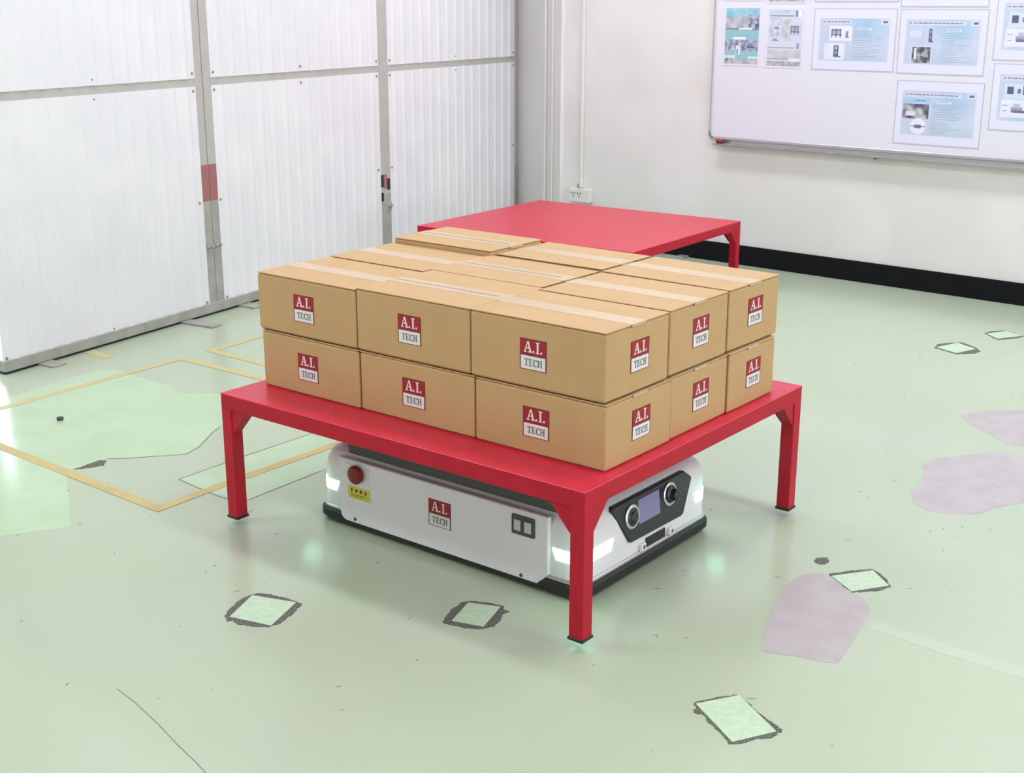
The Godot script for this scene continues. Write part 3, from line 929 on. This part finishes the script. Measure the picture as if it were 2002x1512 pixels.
# ==================================================================== whiteboard and sheets
func build_whiteboard() -> void:
	var z := BACK_Z
	var t := thing("whiteboard", "large white notice board with aluminium frame and pen tray on the back wall", "whiteboard", Vector3(-4.048, 0.672, z))
	var w := 3.6
	var h := 1.25
	block("board", Vector3(0.008, 0.04, 0.004), Vector3(w - 0.008, h, 0.018), 0.0, M.board, t)
	block("frame_side", Vector3(0.0, 0.05, 0.0), Vector3(0.018, h, 0.024), 0.004, M.alu, t)
	block("frame_side", Vector3(w - 0.018, 0.05, 0.0), Vector3(w, h, 0.024), 0.004, M.alu, t)
	block("frame_top", Vector3(0.018, h - 0.012, 0.0), Vector3(w - 0.018, h + 0.006, 0.024), 0.004, M.alu, t)
	block("frame_bottom", Vector3(0.03, 0.028, 0.0), Vector3(w - 0.03, 0.046, 0.024), 0.004, M.alu, t)
	var st := begin()
	extrude(st, PackedVector2Array([Vector2(0, 0.075), Vector2(0.002, 0.048), Vector2(0.014, 0.034), Vector2(0.034, 0.030), Vector2(0.034, 0.044), Vector2(0.022, 0.047), Vector2(0.016, 0.054), Vector2(0.014, 0.075)]), 0.0, 0.026, 0.002)
	obj("frame_corner", done(st), mat(c8(128, 126, 122), 0.4), t)
	st = begin()
	var prof := PackedVector2Array([Vector2(0, 0.028), Vector2(0.0, 0.004), Vector2(-0.052, 0.0), Vector2(-0.056, 0.009), Vector2(-0.052, 0.0105), Vector2(-0.049, 0.005), Vector2(-0.006, 0.009), Vector2(-0.004, 0.028)])
	extrude(st, prof, 0.05, w - 0.05, 0.0, Transform3D(Basis(Vector3(0, 0, -1), Vector3.UP, Vector3(1, 0, 0)), Vector3.ZERO))
	obj("pen_tray", done(st), M.alu, t)
	block("tray_clip", Vector3(1.028, -0.008, 0.035), Vector3(1.04, 0.004, 0.048), 0.001, M.agv_dark, t)
	var mk := begin()
	lathe(mk, [Vector2(0, 0), Vector2(0.0105, 0.001), Vector2(0.0115, 0.006), Vector2(0.0115, 0.036), Vector2(0.010, 0.041), Vector2(0, 0.0415)], 18, Transform3D(Basis(Vector3.BACK, -PI / 2), Vector3.ZERO))
	var mo := obj("marker_cap", done(mk), mat(c8(128, 26, 32), 0.4))
	mo.position = Vector3(-3.982, 0.672 + 0.0205, z + 0.04)
	tag(mo, "small dark red marker pen cap lying at the left end of the pen tray", "marker")
	# printed sheets
	var tall_a := print_photo(1)
	var tall_b := print_photo(2)
	var tall := "portrait photo sheets on the notice board"
	sheet(-3.976, 1.110, 0.226, 0.320, [0.008, 0.012, 0.008, 0.012], tall_a, "portrait sheet with turquoise photos, leftmost in the full row on the board", tall)
	sheet(-3.712, 1.106, 0.229, 0.317, [0.012, 0.012, 0.012, 0.012], tall_b, "portrait sheet with grey text and photos beside the turquoise one", tall)
	sheet(-3.977, 1.455, 0.226, 0.320, [0.008, 0.012, 0.008, 0.012], tall_b, "portrait sheet cut off by the top edge above the turquoise one", tall)
	sheet(-3.712, 1.442, 0.228, 0.320, [0.008, 0.010, 0.008, 0.010], tall_a, "portrait sheet cut off by the top edge above the grey one", tall)
	var wide := "landscape slide sheets on the notice board"
	var slides := [print_slide(11, 0), print_slide(12, 1), print_slide(13, 2), print_slide(14, 3)]
	var m := [0.037, 0.05, 0.037, 0.05]
	sheet(-3.430, 1.105, 0.464, 0.314, m, slides[0], "landscape slide sheet with two sketches on white, next to the portrait sheets", wide)
	sheet(-3.433, 1.450, 0.467, 0.314, m, slides[1], "landscape sheet cut off by the top edge above the sketch slide", wide)
	sheet(-2.950, 1.101, 0.452, 0.316, m, slides[1], "landscape slide sheet with a dark photo below a tall device, right of the sketch slide", wide)
	sheet(-2.953, 1.426, 0.449, 0.318, m, slides[2], "landscape sheet cut off by the top edge above the dark photo slide", wide)
	sheet(-2.938, 0.751, 0.454, 0.319, m, slides[2], "lowest landscape slide sheet with a white disc drawing, near the pen tray", wide)
	sheet(-2.463, 1.179, 0.452, 0.318, m, slides[3], "upper landscape slide sheet cut off by the right edge", wide)
	sheet(-2.450, 0.848, 0.452, 0.319, m, slides[3], "lower landscape slide sheet cut off by the right edge", wide)


func sheet(x: float, y: float, w: float, h: float, m: Array, tex: Texture2D, label: String, group: String) -> void:
	var t := thing("printed_sheet", label, "poster", Vector3(x, y, BACK_Z + 0.0182), 0.0, group)
	var tall := h > w
	block("sleeve", Vector3(0, 0, 0), Vector3(w, h, 0.0012), 0.0, M.board if tall else M.sleeve, t)
	var e := 0.003 if tall else 0.0055
	block("paper", Vector3(e, e, 0.0006), Vector3(w - e, h - e, 0.0018), 0.0, M.paper, t)
	var q := QuadMesh.new()
	q.size = Vector2(w - m[0] - m[2], h - m[1] - m[3])
	var pm := mat(Color.WHITE, 0.35)
	pm.albedo_texture = tex
	var o := obj("print", q, pm, t)
	o.position = Vector3((m[0] + w - m[2]) / 2, (m[1] + h - m[3]) / 2, 0.0022)


func blob(im: Image, r: Rect2i, seed_no: int, lo: Color, hi: Color, freq := 0.06) -> void:
	# soft photographic patch: broad light and dark areas without hard edges
	var n := FastNoiseLite.new()
	n.seed = seed_no
	n.frequency = freq * 0.4
	n.fractal_octaves = 2
	for yy in range(r.position.y, r.end.y):
		for xx in range(r.position.x, r.end.x):
			var v := clampf(n.get_noise_2d(xx, yy) * 0.9 + 0.55, 0, 1)
			im.set_pixel(xx, yy, lo.lerp(hi, v))


func sketch(im: Image, r: Rect2i, dark: Color, light: Color, kind: int) -> void:
	# small product picture: a device drawn with a few bars on a light ground
	im.fill_rect(r, light)
	var p := r.position
	var z := r.size
	if kind == 0:      # frame on legs
		im.fill_rect(Rect2i(p.x + z.x / 10, p.y + z.y / 6, z.x * 7 / 10, z.y / 6), dark.lerp(light, 0.35))
		im.fill_rect(Rect2i(p.x + z.x / 8, p.y + z.y / 3, z.x * 2 / 3, z.y / 4), dark.lerp(light, 0.6))
		im.fill_rect(Rect2i(p.x + z.x / 10, p.y + z.y * 6 / 10, z.x * 3 / 4, z.y / 10), dark)
		for k in [1, 4, 7]:
			im.fill_rect(Rect2i(p.x + z.x * k / 10, p.y + z.y / 6, z.x / 14, z.y * 7 / 10), dark)
	elif kind == 1:    # tall column with a foot
		im.fill_rect(Rect2i(p.x + z.x * 3 / 10, p.y + z.y / 12, z.x * 4 / 10, z.y * 8 / 10), dark)
		im.fill_rect(Rect2i(p.x + z.x * 38 / 100, p.y + z.y / 6, z.x * 22 / 100, z.y / 5), dark.lerp(light, 0.7))
		im.fill_rect(Rect2i(p.x + z.x * 38 / 100, p.y + z.y * 45 / 100, z.x * 22 / 100, z.y / 4), dark.lerp(light, 0.45))
		im.fill_rect(Rect2i(p.x + z.x * 3 / 10, p.y + z.y * 8 / 10, z.x * 6 / 10, z.y / 10), dark.lerp(light, 0.25))
	elif kind == 2:    # low vehicle
		im.fill_rect(Rect2i(p.x + z.x / 8, p.y + z.y * 4 / 10, z.x * 6 / 10, z.y * 3 / 10), dark.lerp(light, 0.4))
		im.fill_rect(Rect2i(p.x + z.x / 4, p.y + z.y / 6, z.x / 3, z.y / 4), dark.lerp(light, 0.65))
		im.fill_rect(Rect2i(p.x + z.x / 6, p.y + z.y * 6 / 10, z.x * 7 / 10, z.y / 6), dark)
	else:              # two small parts
		im.fill_rect(Rect2i(p.x + z.x / 10, p.y + z.y / 5, z.x / 4, z.y / 2), dark)
		im.fill_rect(Rect2i(p.x + z.x / 2, p.y + z.y / 3, z.x / 8, z.y / 3), dark.lerp(light, 0.2))
		im.fill_rect(Rect2i(p.x + z.x * 7 / 10, p.y + z.y / 8, z.x / 6, z.y * 6 / 10), dark.lerp(light, 0.1))


func print_photo(kind: int) -> ImageTexture:
	var w := 240
	var h := 340
	var im := Image.create(w, h, false, Image.FORMAT_RGB8)
	var rng := RandomNumberGenerator.new()
	rng.seed = 70 + kind
	if kind == 1:
		im.fill(c8(140, 190, 198))
		blob(im, Rect2i(0, 0, w, 56), 5, c8(120, 190, 200), c8(190, 206, 224), 0.02)
		blob(im, Rect2i(0, 50, w, 80), 6, c8(150, 154, 172), c8(196, 200, 204), 0.03)
		blob(im, Rect2i(165, 40, 75, 86), 16, c8(90, 90, 118), c8(190, 196, 214), 0.06)
		im.fill_rect(Rect2i(0, 122, w, 10), c8(130, 128, 150))
		im.fill_rect(Rect2i(96, 120, 98, 10), c8(226, 232, 240))
		im.fill_rect(Rect2i(58, 176, 92, 14), c8(226, 232, 240))
		blob(im, Rect2i(0, 194, w, 66), 7, c8(110, 112, 140), c8(196, 200, 212), 0.05)
		sketch(im, Rect2i(150, 204, 78, 50), c8(86, 84, 124), c8(158, 162, 192), 2)
		im.fill_rect(Rect2i(82, 228, 30, 55), c8(222, 226, 236))
		im.fill_rect(Rect2i(88, 248, 8, 34), c8(96, 96, 124))
		im.fill_rect(Rect2i(0, 288, 80, 18), c8(214, 222, 230))
		im.fill_rect(Rect2i(170, 292, 70, 14), c8(206, 218, 228))
		blob(im, Rect2i(0, 308, w, 32), 8, c8(150, 152, 162), c8(196, 196, 202), 0.05)
		im.fill_rect(Rect2i(10, 306, 18, 20), c8(120, 120, 134))
	else:
		im.fill(c8(206, 210, 226))
		blob(im, Rect2i(0, 0, w, 30), 9, c8(176, 196, 212), c8(206, 212, 228), 0.03)
		im.fill_rect(Rect2i(10, 34, 170, 7), c8(128, 136, 156))
		im.fill_rect(Rect2i(10, 50, 80, 5), c8(170, 174, 196))
		im.fill_rect(Rect2i(190, 8, 14, 34), c8(120, 122, 146))
		im.fill_rect(Rect2i(206, 4, 26, 38), c8(228, 232, 244))
		blob(im, Rect2i(6, 60, 86, 120), 10, c8(176, 180, 202), c8(216, 220, 234), 0.05)
		blob(im, Rect2i(96, 56, 66, 130), 11, c8(176, 184, 190), c8(206, 212, 214), 0.04)
		sketch(im, Rect2i(150, 84, 84, 76), c8(110, 112, 142), c8(200, 204, 222), 0)
		sketch(im, Rect2i(40, 96, 42, 26), c8(100, 100, 128), c8(196, 200, 218), 2)
		sketch(im, Rect2i(26, 168, 60, 28), c8(106, 106, 126), c8(206, 210, 224), 2)
		im.fill_rect(Rect2i(0, 226, 190, 6), c8(150, 160, 172))
		im.fill_rect(Rect2i(206, 200, 16, 36), c8(142, 150, 176))
		blob(im, Rect2i(0, 244, w, 60), 15, c8(184, 186, 196), c8(206, 208, 216), 0.02)
		im.fill_rect(Rect2i(0, 292, 150, 8), c8(160, 168, 176))
		im.fill_rect(Rect2i(160, 292, 74, 20), c8(222, 226, 236))
		blob(im, Rect2i(0, 312, w, 28), 18, c8(150, 150, 156), c8(192, 192, 196), 0.05)
	var t := ImageTexture.create_from_image(im)
	return t


func print_slide(seed_no: int, kind: int) -> ImageTexture:
	var w := 420
	var h := 250
	var im := Image.create(w, h, false, Image.FORMAT_RGB8)
	var n := FastNoiseLite.new()
	n.seed = seed_no
	n.frequency = 0.006
	for y in h:
		for x in w:
			var u := float(x) / w
			var v := float(y) / h
			var c := c8(186, 200, 222).lerp(c8(198, 206, 228), clampf(absf(u - 0.35) * 1.6, 0, 1))
			c = c.lerp(c8(162, 194, 222), clampf(1.2 - 3.2 * Vector2(u - 0.68, (v - 0.2) * 0.8).length(), 0, 1))
			c = c.lerp(c8(166, 196, 212), clampf((v - 0.7) * 1.4, 0, 0.6) * clampf(u * 1.4, 0, 1))
			im.set_pixel(x, y, c.lerp(c8(214, 222, 238), clampf(n.get_noise_2d(x, y) * 0.6, 0, 0.4)))
	# heading bar, badge, text lines
	var title := 170 if kind == 0 else 320
	im.fill_rect(Rect2i(22, 10, title, 22), c8(208, 212, 230))
	im.fill_rect(Rect2i(22, 16, 8, 9), c8(120, 124, 150))
	var rng := RandomNumberGenerator.new()
	rng.seed = seed_no * 7
	var x := 40
	while x < title:
		var l := rng.randi_range(8, 26)
		im.fill_rect(Rect2i(x, 17, mini(l, title - x + 10), 7), c8(128, 126, 156))
		x += l + 4
	im.fill_rect(Rect2i(370, 6, 44, 28), c8(222, 220, 232))
	im.fill_rect(Rect2i(380, 13, 28, 13), c8(112, 108, 128))
	im.fill_rect(Rect2i(200 if kind > 1 else 236, 54, 82, 12), c8(224, 226, 240))
	im.fill_rect(Rect2i(206 if kind > 1 else 240, 58, 66, 4), c8(136, 138, 166))
	for k in 13:
		var x0: int = 172 if kind == 2 else 206
		var l := rng.randi_range(70, 190)
		im.fill_rect(Rect2i(x0, 76 + k * 13, l, 3), c8(150, 170, 190) if k % 3 else c8(172, 166, 186))
	match kind:
		0:
			im.fill_rect(Rect2i(62, 44, 138, 88), c8(224, 228, 242))
			sketch(im, Rect2i(66, 50, 86, 74), c8(86, 90, 120), c8(224, 228, 242), 0)
			sketch(im, Rect2i(152, 72, 36, 48), c8(96, 100, 128), c8(222, 226, 240), 1)
			im.fill_rect(Rect2i(36, 146, 126, 100), c8(216, 222, 238))
			sketch(im, Rect2i(72, 152, 76, 88), c8(84, 90, 120), c8(220, 226, 240), 1)
		1:
			im.fill_rect(Rect2i(26, 60, 66, 40), c8(214, 212, 230))
			sketch(im, Rect2i(122, 44, 46, 94), c8(84, 86, 116), c8(190, 204, 226), 1)
			im.fill_rect(Rect2i(36, 148, 124, 98), c8(206, 212, 226))
			blob(im, Rect2i(44, 154, 108, 90), 35, c8(66, 64, 92), c8(176, 180, 172), 0.06)
			im.fill_rect(Rect2i(56, 160, 14, 64), c8(220, 222, 230))
		2:
			im.fill_rect(Rect2i(2, 44, 158, 24), c8(158, 198, 226))
			im.fill_rect(Rect2i(76, 52, 60, 5), c8(96, 120, 150))
			blob(im, Rect2i(4, 74, 154, 84), 36, c8(74, 70, 100), c8(196, 198, 200), 0.03)
			im.fill_rect(Rect2i(24, 116, 56, 26), c8(216, 216, 230))
			for y in range(154, 246):
				for xx in range(54, 148):
					if Vector2((xx - 101) / 46.0, (y - 200) / 46.0).length() < 1.0:
						im.set_pixel(xx, y, c8(224, 226, 240))
			im.fill_rect(Rect2i(60, 198, 84, 6), c8(122, 128, 160))
			im.fill_rect(Rect2i(82, 191, 38, 20), c8(104, 104, 146))
		3:
			sketch(im, Rect2i(30, 50, 140, 80), c8(92, 90, 128), c8(206, 216, 232), 3)
			im.fill_rect(Rect2i(18, 136, 150, 96), c8(222, 224, 240))
			sketch(im, Rect2i(60, 142, 104, 84), c8(112, 112, 148), c8(222, 224, 240), 2)
			im.fill_rect(Rect2i(26, 166, 28, 4), c8(146, 146, 180))
			im.fill_rect(Rect2i(28, 196, 24, 4), c8(146, 146, 180))
	return ImageTexture.create_from_image(im)


# ==================================================================== small things
func build_small_things() -> void:
	var z := BACK_Z
	var o := thing("wall_outlet", "white surface-mounted double wall outlet behind the empty table", "outlet", Vector3(-4.965, 0.254, z))
	block("back_box", Vector3(-0.075, 0.0, 0.0), Vector3(0.083, 0.08, 0.036), 0.005, M.plastic_white, o)
	block("face_plate", Vector3(-0.078, -0.002, 0.034), Vector3(0.086, 0.082, 0.041), 0.003, M.plastic_white, o)
	for x in [-0.042, 0.004]:
		var st := begin()
		for k in [[-0.010, 0.052], [0.010, 0.052], [0.0, 0.034]]:
			cub(st, Vector3(x + k[0] - 0.0035, k[1] - 0.006, 0.0405), Vector3(x + k[0] + 0.0035, k[1] + 0.006, 0.0418))
		obj("socket_slots", done(st), M.agv_dark, o)
	block("cable_entry", Vector3(-0.028, 0.08, 0.006), Vector3(-0.012, 0.108, 0.022), 0.002, M.frame_dirty, o)
	var c := block("cable_conduit", Vector3(-0.011, 0.0, 0.0), Vector3(0.011, 2.88, 0.018), 0.004, M.plastic_white)
	c.position = Vector3(-4.970, 0.337, z)
	tag(c, "white vertical cable conduit running up the wall from the outlet", "conduit")
	var st2 := begin()
	var hex := PackedVector2Array()
	for i in 6:
		hex.append(Vector2.from_angle(TAU * i / 6.0) * 0.012)
	extrude(st2, hex, 0.0, 0.012, 0.0015, lay())
	var nut := obj("metal_nut", done(st2), M.agv_dark)
	nut.position = Vector3(-4.142, 0.0006, -2.315)
	tag(nut, "small dark nut lying on the large pale green floor patch", "nut")
	var pl := block("metal_plate", Vector3(-0.03, 0.0, -0.035), Vector3(0.03, 0.014, 0.035), 0.002, M.alu)
	pl.position = Vector3(-4.175, 0.0, BACK_Z + 0.06)
	tag(pl, "small light grey metal plate on the floor against the black baseboard", "plate")
